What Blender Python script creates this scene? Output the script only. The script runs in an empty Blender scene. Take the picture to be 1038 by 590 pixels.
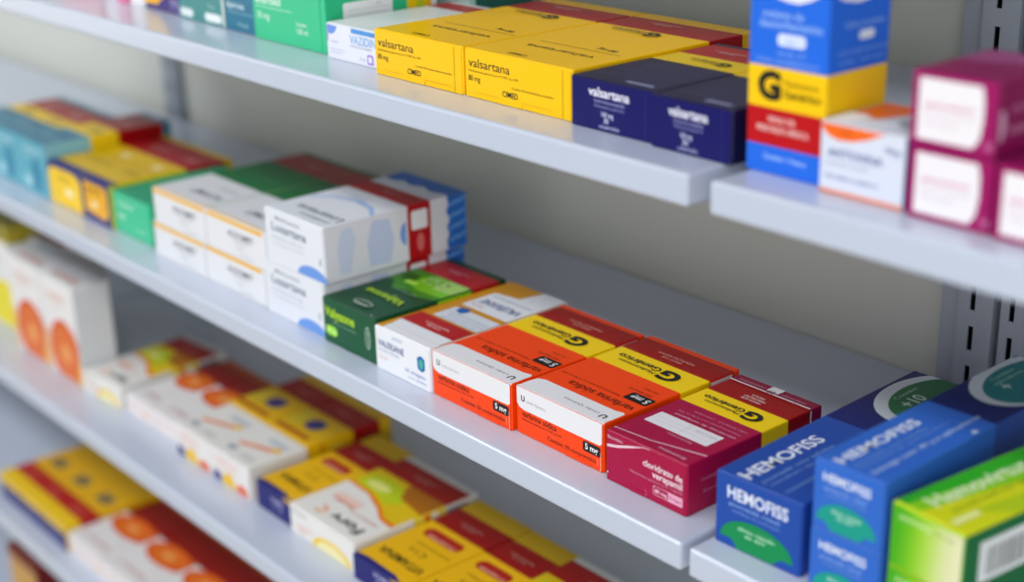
import bpy, bmesh, math, random
from mathutils import Matrix, Vector

random.seed(4)
SC = bpy.context.scene
COL = SC.collection
PI = math.pi

# ------------------------------------------------------------------ materials
def lin(c):
    return c / 12.92 if c <= 0.04045 else ((c + 0.055) / 1.055) ** 2.4

def rgb(hx):
    hx = hx.lstrip('#')
    return tuple(lin(int(hx[i:i + 2], 16) / 255) for i in (0, 2, 4)) + (1.0,)

_M = {}
def card(hx):
    """coated printed cardboard, one material per ink colour"""
    if hx in _M:
        return _M[hx]
    m = bpy.data.materials.new('card_' + hx.lstrip('#'))
    m.use_nodes = True
    nt = m.node_tree
    b = nt.nodes['Principled BSDF']
    b.inputs['Base Color'].default_value = rgb(hx)
    b.inputs['Roughness'].default_value = 0.36
    b.inputs['Specular IOR Level'].default_value = 0.24
    b.inputs['Coat Weight'].default_value = 0.03
    b.inputs['Coat Roughness'].default_value = 0.3
    tc = nt.nodes.new('ShaderNodeTexCoord')
    nz = nt.nodes.new('ShaderNodeTexNoise')
    nz.inputs['Scale'].default_value = 45.0
    nz.inputs['Detail'].default_value = 1.5
    bp = nt.nodes.new('ShaderNodeBump')
    bp.inputs['Strength'].default_value = 0.12
    bp.inputs['Distance'].default_value = 0.002
    nt.links.new(tc.outputs['Object'], nz.inputs['Vector'])
    nt.links.new(nz.outputs['Fac'], bp.inputs['Height'])
    nt.links.new(bp.outputs['Normal'], b.inputs['Normal'])
    _M[hx] = m
    return m

def plain(name, hx, rough=0.4, spec=0.5, coat=0.0, metal=0.0, noise=None):
    m = bpy.data.materials.new(name)
    m.use_nodes = True
    nt = m.node_tree
    b = nt.nodes['Principled BSDF']
    b.inputs['Base Color'].default_value = rgb(hx)
    b.inputs['Roughness'].default_value = rough
    b.inputs['Specular IOR Level'].default_value = spec
    b.inputs['Coat Weight'].default_value = coat
    b.inputs['Coat Roughness'].default_value = 0.12
    b.inputs['Metallic'].default_value = metal
    if noise:
        sc, amt, strength = noise
        tc = nt.nodes.new('ShaderNodeTexCoord')
        nz = nt.nodes.new('ShaderNodeTexNoise')
        nz.inputs['Scale'].default_value = sc
        nz.inputs['Detail'].default_value = 4
        nt.links.new(tc.outputs['Object'], nz.inputs['Vector'])
        mx = nt.nodes.new('ShaderNodeMix')
        mx.data_type = 'RGBA'
        c = rgb(hx)
        mx.inputs[6].default_value = tuple(max(0, v * (1 - amt)) for v in c[:3]) + (1,)
        mx.inputs[7].default_value = tuple(min(1, v * (1 + amt)) for v in c[:3]) + (1,)
        nt.links.new(nz.outputs['Fac'], mx.inputs[0])
        nt.links.new(mx.outputs[2], b.inputs['Base Color'])
        if strength:
            bp = nt.nodes.new('ShaderNodeBump')
            bp.inputs['Strength'].default_value = strength
            bp.inputs['Distance'].default_value = 0.002
            nt.links.new(nz.outputs['Fac'], bp.inputs['Height'])
            nt.links.new(bp.outputs['Normal'], b.inputs['Normal'])
    return m

# ------------------------------------------------------------------ mesh helpers
class MB:
    def __init__(self):
        self.v, self.f, self.m, self.mats = [], [], [], []
    def mi(self, mat):
        if mat not in self.mats:
            self.mats.append(mat)
        return self.mats.index(mat)
    def add(self, vs, fs, mat):
        o = len(self.v)
        self.v += [tuple(p) for p in vs]
        k = self.mi(mat)
        for f in fs:
            self.f.append(tuple(i + o for i in f))
            self.m.append(k)
    def box(self, x0, x1, y0, y1, z0, z1, mat):
        vs = [(x, y, z) for z in (z0, z1) for y in (y0, y1) for x in (x0, x1)]
        self.add(vs, [(0, 2, 3, 1), (4, 5, 7, 6), (0, 1, 5, 4), (1, 3, 7, 5), (3, 2, 6, 7), (2, 0, 4, 6)], mat)
    def build(self, name, parent=None, bevel=0, seg=2, recalc=True, smooth=False):
        me = bpy.data.meshes.new(name)
        me.from_pydata(self.v, [], self.f)
        for m in self.mats:
            me.materials.append(m)
        me.polygons.foreach_set('material_index', self.m)
        if bevel or recalc:
            bm = bmesh.new()
            bm.from_mesh(me)
            if recalc:
                bmesh.ops.recalc_face_normals(bm, faces=bm.faces)
            if bevel:
                bmesh.ops.bevel(bm, geom=bm.edges[:], offset=bevel, segments=seg, affect='EDGES', profile=0.5, clamp_overlap=True)
            bm.to_mesh(me)
            bm.free()
        if smooth:
            me.polygons.foreach_set('use_smooth', [True] * len(me.polygons))
        o = bpy.data.objects.new(name, me)
        COL.objects.link(o)
        if parent:
            o.parent = parent
        return o

# ------------------------------------------------------------------ lettering
_T = {}
def text_geo(s, bold):
    """outline letters turned into polygons; returns verts (cap height 1), faces, width"""
    key = (s, bold)
    if key in _T:
        return _T[key]
    cu = bpy.data.curves.new('lettering', 'FONT')
    cu.body = s
    cu.size = 1.0
    cu.resolution_u = 3
    cu.fill_mode = 'FRONT'
    cu.offset = 0.015 * bold
    ob = bpy.data.objects.new('lettering', cu)
    COL.objects.link(ob)
    dg = bpy.context.evaluated_depsgraph_get()
    me = bpy.data.meshes.new_from_object(ob.evaluated_get(dg))
    vs = [(p.co.x, p.co.y) for p in me.vertices]
    fs = [tuple(p.vertices) for p in me.polygons]
    bpy.data.objects.remove(ob)
    bpy.data.curves.remove(cu)
    bpy.data.meshes.remove(me)
    CAP = 0.69
    xs = [p[0] for p in vs] or [0, 1]
    x0, x1 = min(xs), max(xs)
    vs = [((x - x0) / CAP, y / CAP) for x, y in vs]
    _T[key] = (vs, fs, (x1 - x0) / CAP)
    return _T[key]

# decals: shapes in mm on a face of a carton, u to the right, v up (or into the shelf on the top face)
def rect(u0, v0, u1, v1, c): return ('p', [(u0, v0), (u1, v0), (u1, v1), (u0, v1)], c)
def poly(pts, c): return ('p', pts, c)
def ell(cu, cv, ru, rv, c, a0=0, a1=360, n=28, rot=0):
    pts = []
    full = abs(a1 - a0) >= 360
    for i in range(n if full else n + 1):
        a = math.radians(a0 + (a1 - a0) * i / n)
        x, y = ru * math.cos(a), rv * math.sin(a)
        r = math.radians(rot)
        pts.append((cu + x * math.cos(r) - y * math.sin(r), cv + x * math.sin(r) + y * math.cos(r)))
    return ('p', pts, c)
def rr(u0, v0, u1, v1, r, c):
    pts = []
    for cx, cy, a in ((u1 - r, v0 + r, -90), (u1 - r, v1 - r, 0), (u0 + r, v1 - r, 90), (u0 + r, v0 + r, 180)):
        for k in range(5):
            t = math.radians(a + 90 * k / 4)
            pts.append((cx + r * math.cos(t), cy + r * math.sin(t)))
    return ('p', pts, c)
def tx(s, u, v, h, c, w=None, rot=0, al='l', b=0): return ('t', s, u, v, h, c, w, rot, al, b)
def band(top, low, c):
    """strip between two polylines"""
    return ('q', top, low, c)

def put(mb, items, fr, k0=0.00009):
    """fr maps (u metres, v metres, lift) to a point"""
    for i, it in enumerate(items):
        e = k0 + 0.000035 * i
        if it[0] == 'p':
            pts = [fr(u / 1000, v / 1000, e) for u, v in it[1]]
            mb.add(pts, [tuple(range(len(pts)))], card(it[2]))
        elif it[0] == 'q':
            a, b = it[1], it[2]
            pts = [fr(u / 1000, v / 1000, e) for u, v in a] + [fr(u / 1000, v / 1000, e) for u, v in b]
            n = len(a)
            mb.add(pts, [(j, j + 1, n + j + 1, n + j) for j in range(n - 1)], card(it[3]))
        else:
            _, s, u, v, h, c, w, rot, al, bo = it
            vs, fs, tw = text_geo(s, bo)
            sx = h if w is None else w / tw
            W = tw * sx
            off = {'l': 0, 'c': -W / 2, 'r': -W}[al]
            r = math.radians(rot)
            pts = []
            for x, y in vs:
                x, y = x * sx + off, y * h
                pts.append(fr((u + x * math.cos(r) - y * math.sin(r)) / 1000, (v + x * math.sin(r) + y * math.cos(r)) / 1000, e))
            mb.add(pts, fs, card(c))

def section(p, q, r, n=3):
    """rounded rectangle p x q and, for every point, the side the next edge belongs to"""
    pts, side = [], []
    for cx, cy, a, s0, s1 in ((p - r, r, -90, 0, 1), (p - r, q - r, 0, 1, 2), (r, q - r, 90, 2, 3), (r, r, 180, 3, 0)):
        for k in range(n):
            t = math.radians(a + 90 * k / (n - 1))
            pts.append((cx + r * math.cos(t), cy + r * math.sin(t)))
            side.append(s0 if k < (n - 1) / 2 else s1)
    return pts, side

DEF = {'in': (.5, .7, .6, .4)}
def carton(label, z, x0, x1, y, h, d, bands, front, F=(), T=(), R=(), yaw=0, axis='y', flap=DEF, group=None,
           name='medicine_box', cat='medicine box', sticker=None, r=0.0008):
    """One folding carton: an Empty at the middle of its front lower edge. bands: (end in mm, colour | {side: colour})
    along the depth (axis y) or the height (axis z). Children: carton_sleeve, end_flap (> tuck_tab), paper_label;
    with flap=None it is one mesh."""
    w = x1 - x0
    mb = MB()
    if axis == 'y':
        pts, side = section(w, h, r); keys = 'BRTL'; L = d
        fn = lambda p, q, t: (p - w / 2, t, q)
    else:
        pts, side = section(w, d, r); keys = 'FRKL'; L = h
        fn = lambda p, q, t: (p - w / 2, q, t)
    def colour(c, k):
        return (c.get(k) or c['*']) if isinstance(c, dict) else c
    cuts = [b[0] / 1000 for b in bands[:-1]]
    ts = [0, r] + cuts + [L - r, L]
    def bandof(t):
        for e, c in bands:
            if t < e / 1000: return c
        return bands[-1][1]
    n = len(pts)
    rings = []
    for i, t in enumerate(ts):
        if i in (0, len(ts) - 1):
            cx, cy = (w / 2, h / 2) if axis == 'y' else (w / 2, d / 2)
            hx, hy = (w / 2, h / 2) if axis == 'y' else (w / 2, d / 2)
            rings.append([fn(cx + (p - cx) * (1 - r / hx), cy + (q - cy) * (1 - r / hy), t) for p, q in pts])
        else:
            rings.append([fn(p, q, t) for p, q in pts])
    allv = [p for ring in rings for p in ring]
    for i in range(len(ts) - 1):
        c = bandof((ts[i] + ts[i + 1]) / 2)
        for j in range(n):
            k = (j + 1) % n
            mb_f = (i * n + j, i * n + k, (i + 1) * n + k, (i + 1) * n + j)
            mb.f.append(mb_f); mb.m.append(mb.mi(card(colour(c, keys[side[j]]))))
    mb.v = [tuple(p) for p in allv]
    first = front if axis == 'y' else colour(bands[0][1], 'B')
    last = colour(bands[-1][1], 'K' if axis == 'y' else 'T')
    mb.f.append(tuple(range(n))); mb.m.append(mb.mi(card(first)))
    o = (len(ts) - 1) * n
    mb.f.append(tuple(range(o, o + n))); mb.m.append(mb.mi(card(last)))
    put(mb, T, lambda u, v, e: (u - w / 2, v, h + e))
    put(mb, R, lambda u, v, e: (w / 2 + e, u, v))
    if flap is None:
        put(mb, F, lambda u, v, e: (u - w / 2, -e, v))
        ob = mb.build(name)
    else:
        ob = bpy.data.objects.new(name, None)
        ob.empty_display_size = 0.02
        COL.objects.link(ob)
        mb.build('carton_sleeve', ob)
        fl = MB()
        l_, r_, t_, b_ = flap.get('in', (0.6, 0.6, 0.7, 0.5))
        fl.box(-w / 2 + l_ / 1000, w / 2 - r_ / 1000, -0.00045, -0.00002, b_ / 1000, h - t_ / 1000, card(front))
        put(fl, F, lambda u, v, e: (u - w / 2, -0.00045 - e, v))
        fo = fl.build('end_flap', ob)
        if 'tab' in flap:
            u0, u1, hh, c = flap['tab']
            tb = MB()
            out = [(u0, 0.4), (u1, 0.4), (u1 + 1.6, 1.5), (u1 + 2.2, hh), (u0 - 2.2, hh), (u0 - 1.6, 1.5)]
            a = [(u / 1000 - w / 2, -0.00085, v / 1000) for u, v in out]
            b = [(u / 1000 - w / 2, -0.00046, v / 1000) for u, v in out]
            k = len(out)
            tb.add(a + b, [tuple(range(k)), tuple(range(k, 2 * k))] + [(i, (i + 1) % k, k + (i + 1) % k, k + i) for i in range(k)], card(c))
            tb.build('tuck_tab', fo)
    if sticker:
        face, items, lab = sticker
        st = MB()
        fr = {'R': lambda u, v, e: (w / 2 + 0.0002 + e, u, v), 'T': lambda u, v, e: (u - w / 2, v, h + 0.0002 + e),
              'F': lambda u, v, e: (u - w / 2, -0.0006 - e, v)}[face]
        put(st, items, fr)
        # paper thickness
        base = items[0][1]
        k = len(base)
        lo = [fr(u / 1000, v / 1000, -0.00012) for u, v in base]
        hi = [fr(u / 1000, v / 1000, 0.00008) for u, v in base]
        st.add(lo + hi, [tuple(range(k))] + [(i, (i + 1) % k, k + (i + 1) % k, k + i) for i in range(k)], card(items[0][2]))
        so = st.build('paper_label', ob)
        so['label'] = lab
    ob.location = ((x0 + x1) / 2, y, z)
    ob.rotation_euler = (0, 0, math.radians(yaw))
    ob['label'] = label
    ob['category'] = cat
    if group: ob['group'] = group
    return ob

def generic_mark(u, v, s=1.0, c='141410', rot=180, gw=None):
    """the round G of generic medicine with its two words; (u, v) is the middle of the G"""
    k = math.cos(math.radians(rot))
    return [tx('G', u + 0.0, v - 6.0 * s * k, 12 * s, c, w=15 * s, rot=rot, al='c', b=2.9),
            tx('Medicamento', u + 9.5 * s * k, v + 1.4 * s * k, 3.4 * s, c, w=(gw or 34) * 0.86 * s, rot=rot),
            tx('Genérico', u + 9.5 * s * k, v - 5.2 * s * k, 5.4 * s, c, w=(gw or 34) * s, rot=rot, b=1.0)]
def venda(u, v, s=1.0, c='f0d8d0', rot=180, lines=('VENDA SOB', 'PRESCRIÇÃO MÉDICA')):
    k = math.cos(math.radians(rot))
    return [tx(t, u, v - i * 3.6 * s * k, 2.1 * s, c, rot=rot, al='c', b=0.6) for i, t in enumerate(lines)]
LAMP, WIN, FRONT, AMB, EXPO = 26.0, 24.0, 70.0, 0.30, -0.06
FOCUS, FSTOP = 0.98, 3.0

# ------------------------------------------------------------------ the place
ZA, ZB, ZC, ZD, ZE, ZT = 1.2215, 1.0, 0.7785, 0.5565, 0.3345, 1.4435
M_WALL = plain('painted_plaster', 'cfd1ca', 0.75, 0.3, noise=(3.0, 0.03, 0.08))
M_FLOOR = plain('floor_tile', 'b9b6ae', 0.35, 0.5, noise=(6.0, 0.06, 0.0))
M_STEEL = plain('white_powder_coat', 'bcc5d6', 0.30, 0.5, coat=0.35, noise=(30.0, 0.012, 0.03))
M_POST = plain('grey_powder_coat', 'a9b0bc', 0.45, 0.5, noise=(20.0, 0.02, 0.02))
M_DARK = plain('slot_shadow', '1b1d20', 0.8, 0.2)

def structure(name, x0, x1, y0, y1, z0, z1, mat):
    mb = MB(); mb.box(x0, x1, y0, y1, z0, z1, mat)
    o = mb.build(name)
    o['kind'] = 'structure'
    return o
structure('wall_back', -5.0, 3.0, 0.012, 0.13, 0, 2.9, M_WALL)
structure('floor', -5.0, 3.0, -4.0, 0.012, -0.08, 0, M_FLOOR)

def upright(x0, x1, slot_x, label, flange=None):
    """slotted steel wall upright: face strip with punched slots over a dark channel, plus a flat side flange"""
    mb = MB()
    zz0, zz1 = 0.0, 2.1
    sw = 0.0042
    a, b = slot_x - sw / 2, slot_x + sw / 2
    # punched face: left strip, right strip, bridges between slots
    def face(p, q, z0, z1):
        mb.box(p, q, 0.0, 0.0014, z0, z1, M_POST)
    face(x0, a, zz0, zz1)
    face(b, x1, zz0, zz1)
    pitch, sl, z = 0.0298, 0.0180, 1.0595 - 33 * 0.0298
    prev = zz0
    while z + sl < zz1:
        face(a, b, prev, z)
        prev = z + sl
        z += pitch
    face(a, b, prev, zz1)
    # channel walls and back
    mb.box(x0, x0 + 0.0015, 0.0014, 0.0118, zz0, zz1, M_POST)
    mb.box(x1 - 0.0015, x1, 0.0014, 0.0118, zz0, zz1, M_POST)
    mb.box(x0 + 0.0015, x1 - 0.0015, 0.0085, 0.0118, zz0, zz1, M_DARK)
    o = mb.build('slotted_upright')
    o['label'] = label
    o['category'] = 'shelf upright'
    o['group'] = 'wall uprights'
    if flange:
        fb = MB()
        fb.box(flange[0], flange[1], 0.004, 0.0118, zz0, zz1, M_POST)
        fb.build('side_flange', o)
    return o
upright(-0.5480, -0.5205, -0.5365, 'grey slotted steel upright at the right, with a flat flange beside the beige wall', (-0.5640, -0.5482))
upright(-0.5145, -0.4870, -0.5062, 'grey slotted steel upright rightmost of the pair, next to its twin across a dark gap', (-0.4868, -0.4710))
upright(-1.7100, -1.6960, -1.7040, 'blurred grey upright far left, behind the yellow boxes, left one of its pair')
upright(-1.6930, -1.6790, -1.6860, 'blurred grey upright far left, behind the yellow boxes, right one of its pair')

def shelf(z, x0, x1, label):
    th = 0.0188
    mb = MB()
    mb.box(x0, x1, -0.3038, -0.0005, z - th, z, M_STEEL)
    o = bpy.data.objects.new('shelf_board', None)
    COL.objects.link(o)
    mb.build('deck', o, bevel=0.0024, seg=3)
    o['label'] = label
    o['category'] = 'shelf'
    o['group'] = 'white steel shelf boards'
    for xb in (x0 + 0.012, x1 - 0.016):
        bb = MB()
        prof = [(-0.002, z - th - 0.0004), (-0.25, z - th - 0.0004), (-0.25, z - th - 0.008), (-0.03, z - th - 0.05), (-0.002, z - th - 0.05)]
        bb.add([(xb, y, q) for y, q in prof] + [(xb + 0.003, y, q) for y, q in prof],
               [(0, 1, 2, 3, 4), (5, 6, 7, 8, 9)] + [(i, (i + 1) % 5, 5 + (i + 1) % 5, 5 + i) for i in range(5)], M_POST)
        bb.build('bracket', o)
    return o
shelf(ZA, -1.6935, -0.5225, 'long white shelf with the yellow and dark purple boxes')
shelf(ZA, -0.5070, 0.65, 'white shelf at top right carrying the tall blue and the maroon boxes')
shelf(ZB, -1.6935, -0.5228, 'long white shelf in the middle with the orange and the crimson boxes')
shelf(ZB, -0.5168, 0.65, 'white shelf at bottom right under the blue and lime ointment boxes')
shelf(ZC, -1.6935, -0.5228, 'white shelf carrying the orange slice cartons and navy fronted boxes')
shelf(ZD, -1.6935, -0.5228, 'white shelf at bottom left under the navy and yellow row')
shelf(ZE, -1.6935, -0.5228, 'lowest white shelf, below the navy and yellow row at bottom left')
shelf(ZT, -1.6935, -0.5225, 'unseen uppermost white shelf, added to shade the yellow boxes')  # out of view, added for the shadow it casts on the level below
shelf(ZT, -0.5070, 0.65, 'unseen uppermost white shelf, added to shade the maroon boxes')  # its right hand neighbour, also unseen and added for shading
for z, t in ((ZB, 'level with the blurred teal boxes'), (ZC, 'under the far white carton with yellow foot'), (ZD, 'left of the navy and yellow row'),
             (ZE, 'under the brown and tan carton')):
    shelf(z, -2.86, -1.6965, 'white shelf of the far left bay, ' + t)

# ------------------------------------------------------------------ ink colours
W_ = 'e4e5ea'; YEL = 'f8c200'; YELG = 'f4cf08'; RED = 'a0060c'; ORG = 'f44400'; MAG = 'a3063f'; NAVY = '16176a'; INK = '17171a'
PURP = '110f5c'; HB = '1f4aa2'; HN = '121f6c'; DG = '0d5a35'; LIME = '9fd21a'; MINT = '35c08a'; TEAL = '5aa9bd'; MAR = '84064e'

# ================================================================== upper shelf
GA = 'boxes on the upper shelf'
for i, (a, b, c, t) in enumerate(((-1.400, -1.316, 'e58e94', 'pale pink box, leftmost at the top edge of the picture'),
                                  (-1.312, -1.281, 'e9e4ea', 'narrow white box between two pink ones at the top edge'),
                                  (-1.279, -1.262, 'e887b0', 'thin bright pink box at the top edge'),
                                  (-1.260, -1.234, 'f0eef2', 'white box just left of the purple and yellow box'))):
    carton(t, ZA, a, b, -0.254 + 0.004 * (i % 2), 0.062, 0.10, [(100, c)], c, F=[rect(1, 20, (b - a) * 1000 - 1, 45, 'f4f0f2')], group=GA)
carton('purple and yellow box left of the teal ones on the upper shelf', ZA, -1.2318, -1.1640, -0.2495, 0.064, 0.11, [(110, 'f3c40e')], '3a2a78', group=GA,
       F=[poly([(0.5, 5), (22, 5), (34, 12), (42, 22), (48, 40), (66, 52), (66, 63), (0.5, 63)], 'f3b90a'), tx('30 mg', 46, 8, 4, 'c9bfe8', b=1), tx('comprimidos', 44, 3.5, 2.2, 'c9bfe8')],
       flap=DEF)
carton('grey teal box with white pads, right of the purple and yellow box', ZA, -1.1622, -1.0845, -0.2535, 0.075, 0.11, [(110, '2f7f80')], '3f8a88', group=GA,
       F=[rr(2, 2.5, 24, 9.5, 3, 'dfe9ea'), rr(44, 2.5, 71, 9.5, 3, 'e8eff0'), tx('genérico', 5, 23, 4, '9cc8c8', b=.5), tx('20 mg', 50, 14, 3, 'b9d8d8'), rect(73.5, 1, 76.6, 73, 'e3e8e0')], flap=DEF)
carton('deep petrol blue box between the grey teal and the green box', ZA, -1.0828, -1.0345, -0.2545, 0.075, 0.11, [(110, '0d5f7c')], '1a6f8c', group=GA,
       F=[ell(14, 36, 13, 8, 'd8e8ee'), tx('dipirona', 3, 19, 5, 'cfe2e8', w=28, b=.8), rect(3, 15, 44, 15.7, '7fb0c0'), tx('10 comp', 20, 5, 3.2, 'a9cfdb', b=.5)], flap=DEF)
carton('big mint green box with a white side label on the upper shelf', ZA, -1.0325, -0.9310, -0.2575, 0.118, 0.104,
       [(75, '2fc089'), (84, 'f2cc10'), (91, 'b9cf2a'), (98, 'f2c410'), (104, 'e6e8ea')], MINT, group=GA,
       F=[tx('cloridrato de', 5, 36, 5, 'e2f6ec', w=34, b=.8), tx('ambroxol', 5, 29, 6.5, 'e2f6ec', w=36, b=1), rect(5, 26, 56, 26.5, 'c9efdd'), tx('30 mg', 6, 17, 5, 'd6f3e5', b=.8),
          tx('Contém', 62, 17, 3, 'd6f3e5', b=.6), tx('120 ml', 62, 11, 4.2, 'd6f3e5', b=.8), ell(61, 41, 3, 3, 'f2cc10'), tx('farma', 66, 39, 4, '1a5fa0', b=1)],
       flap={'in': (0.6, 6.5, 0.7, 0.5)},
       sticker=('R', [rr(16, 19.5, 61, 36, 2, 'f0f1f4'), rect(20, 30, 57, 30.3, 'b9bcc6'), rect(20, 26, 57, 26.3, 'b9bcc6'), tx('Lote', 46, 32, 1.8, '9a9daa')], 'white blank paper label'))
carton('low white box with blue lettering beside the yellow boxes', ZA, -0.9235, -0.8535, -0.2617, 0.0262, 0.118, [(92, 'e3e6ea'), (112, 'b3141c'), (118, 'e3e6ea')], 'e2e4ee', group=GA,
       F=[poly([(1, 25), (1, 19), (6, 18), (11, 20), (14, 24.5)], '6d93dd'), rect(0.8, 13, 2.2, 19, 'a47ad8'), poly([(32, 25.3), (32, 22), (68, 22), (68, 25.3)], '4f93d8'),
          tx('VAZIDIN', 30, 14.5, 6, '7fb2e6', w=32, b=.8), tx('cloridrato de trimetazidina', 30, 12, 1.7, '8a8fa6'), tx('uso oral', 6, 12.5, 1.8, '8a8fa6'), rect(4, 7.4, 24, 7.8, 'b0b4c6'), rect(4, 5, 20, 5.4, 'b0b4c6'),
          rr(51, 2, 58, 9, 1.5, 'a47ad8'), rr(52.3, 3.3, 56.7, 7.7, 1, 'e2e4ee'), tx('35 mg', 42, 4, 1.8, '8a8fa6')], flap=DEF)
carton('pale aqua carton standing at the back behind the low white box', ZA, -0.972, -0.915, -0.128, 0.052, 0.06, [(60, {'*': 'a9d6cc', 'R': '2d6f60'})], 'a9d6cc', group=GA,
       F=[rect(6, 20, 50, 38, 'd6e9e6')])

def yellow_box(label, x0, x1, y):
    w = (x1 - x0) * 1000
    F = [tx('valsartana', 4, 20.3, 5.6, INK, w=41, b=0.25), tx('Medicamento genérico Lei nº 9.787, de 1999', 4, 17.0, 1.5, '5a4a08', w=49),
         tx('80 mg', 3.6, 11.2, 3.6, INK, w=12, b=0.4), tx('CIMED', 37.5, 5.6, 3.6, INK, w=15, b=.9), tx('Contém 30 comprimidos revestidos', 47, 11.4, 1.5, '5a4a08', w=39),
         rect(w - 8.6, 0.8, w - 8.1, 30.6, 'b98e04'), rect(10, 4.0, 34, 4.25, 'd0a606'), rect(57, 4.0, 85, 4.25, 'd0a606')]
    T = [tx('CIMED', 52, 9.6, 3.4, INK, w=18, rot=180, b=1.2), tx('valsartana', 86, 35.5, 6.2, '3a3208', w=63, rot=180, b=0.25),
         rect(20, 47.0, 95, 47.6, '4a3f08'), tx('80 mg', 84, 57, 4.6, '3a3208', w=18, rot=180, b=.4),] \
        + [ell(10 + 4 * i, 90 + 2.2 * math.sin(i * .9), 0.6, 0.6, 'f4e9b0', n=8) for i in range(20)] \
        + generic_mark(62, 108, 0.82, '2b2608', gw=40) + venda(46, 136, 1.0, 'e0b8a8')
    return carton(label, ZA, x0, x1, y, 0.0318, 0.167, [(119, YEL), (151, 'a81018'), (167, YEL)], YEL, F=F, T=T, group=GA,
                  flap={'in': (0.7, 1.0, 0.7, 0.4), 'tab': (36, 55, 4.2, YEL)})
yellow_box('bright yellow medicine box, left one of two, beside the low white box', -0.8510, -0.7535, -0.2700)
yellow_box('bright yellow medicine box, right one of two, touching the dark purple box', -0.7515, -0.6490, -0.2695)

def purple_box(label, x0, x1, y):
    w = (x1 - x0) * 1000; k = w / 69
    F = [tx('valsartana', 15 * k, 20.5, 5.4, 'e8e8f6', w=34 * k, b=1.2), tx('hidroclorotiazida', 20 * k, 17.0, 2.0, 'a9aada', w=25 * k), tx('Medicamento genérico', 20 * k, 14.2, 1.8, '8f90c8', w=25 * k),
         tx('160 mg', 26 * k, 9.2, 2.9, 'cfd0ee', w=10 * k, b=.8), tx('30', 28 * k, 5.4, 3.0, 'cfd0ee', b=.8), tx('comprimidos', 24 * k, 2.2, 2.4, 'b9bae2', w=17 * k, b=.4), rect(w - 7, .8, w - 6.6, 29.5, '34328c')]
    T = [rect(38 * k, 6, 60 * k, 10, '8d8fb6'), tx('valsartana', 59 * k, 6.6, 2.6, '2b2b6a', w=20 * k, rot=180)] \
        + [tx('uso adulto conservar em temperatura ambiente proteger da luz', w - 5, 16 + 5.2 * i, 1.8, '6d6fa8', w=w - 12 - 6 * (i % 3), rot=180) for i in range(9)] \
        + generic_mark(50 * k, 78, 0.66, '2b2608', gw=34) + venda(30 * k, 104, .85, 'e0b8b8')
    return carton(label, ZA, x0, x1, y, 0.0303, 0.128, [(66, '15133c'), (91, 'e9c40c'), (122, 'a81820'), (128, '15133c')], PURP, F=F, T=T, group=GA,
                  flap={'in': (0.7, 0.8, 0.7, 0.4)})
purple_box('dark purple medicine box touching the right yellow box', -0.6465, -0.5775, -0.2725)
purple_box('dark purple medicine box touching the tall blue carton', -0.5768, -0.5170, -0.2755)

# tall carton: colours stacked in height
BL = '2168dc'
carton('tall blue carton with yellow and red bands at the shelf joint', ZA, -0.5090, -0.4580, -0.2735, 0.128, 0.0490,
       [(15.5, BL), (35.5, {'*': 'b80c14', 'K': BL}), (57.0, 'f5c50a'), (128, BL)], BL, axis='z', flap=None, group=GA, name='syrup_carton', cat='medicine box',
       F=[tx('Contém 1 frasco', 12, 8.2, 3.0, 'a9c9f4', w=28, b=.6),
          tx('VENDA SOB', 14, 28.2, 3.0, 'f0c8c4', w=18, b=.8), tx('PRESCRIÇÃO MÉDICA', 7, 22.8, 3.2, 'f0c8c4', w=34, b=.8),
          tx('G', 14.5, 40.5, 13.5, INK, w=15.5, al='c', b=3.6), tx('Medicamento', 24.5, 48.2, 3.2, '5a4a08', w=22), tx('Genérico', 24, 42.0, 4.4, '2b2608', w=24, b=1),
          tx('maleato de', 9, 82.3, 3.8, '9cc2f6', w=26, b=.5), tx('dexclorfeniramina', 7, 77.0, 4.2, '9cc2f6', w=40, b=.6),
          rr(19, 68.5, 37, 74.5, 2, 'dfe8f6'), tx('2 mg/5 ml', 28, 70.2, 2.6, '4f80d0', w=13, al='c', b=.5), tx('Solução oral', 19, 63.8, 2.4, '8fb8f2', w=18), tx('Uso pediátrico', 6, 59.4, 2.4, '8fb8f2', w=40),
          band([(0.8, 98), (8, 93.5), (16, 92.5), (24, 91), (32, 90.5), (40, 93), (47, 97), (50.2, 98)], [(0.8, 101), (8, 97), (16, 96.6), (24, 94.4), (32, 94), (40, 97), (47, 101), (50.2, 102)], 'e9edf6'),
          poly([(14, 104), (18, 98), (26, 97), (33, 98), (37, 104), (32, 108), (20, 108)], '4a3d9e')],
       R=[tx('Cada ml contém', 12, 79, 3.0, '8fb8f2', w=32, b=.5), rr(24, 72, 36, 76.5, 1.5, 'dfe8f6'), tx('excipientes', 8, 66, 2.4, '7fabf0', w=40), tx('via oral', 8, 61, 2.4, '7fabf0', w=36),
          band([(0.8, 98), (10, 93), (22, 91), (34, 92.5), (46, 96), (48, 97)], [(0.8, 102), (10, 97), (22, 94), (34, 95.5), (46, 99), (48, 101)], 'e9edf6'),
          poly([(20, 104), (24, 97), (33, 98), (37, 104), (30, 109)], '4a3d9e')])
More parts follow.
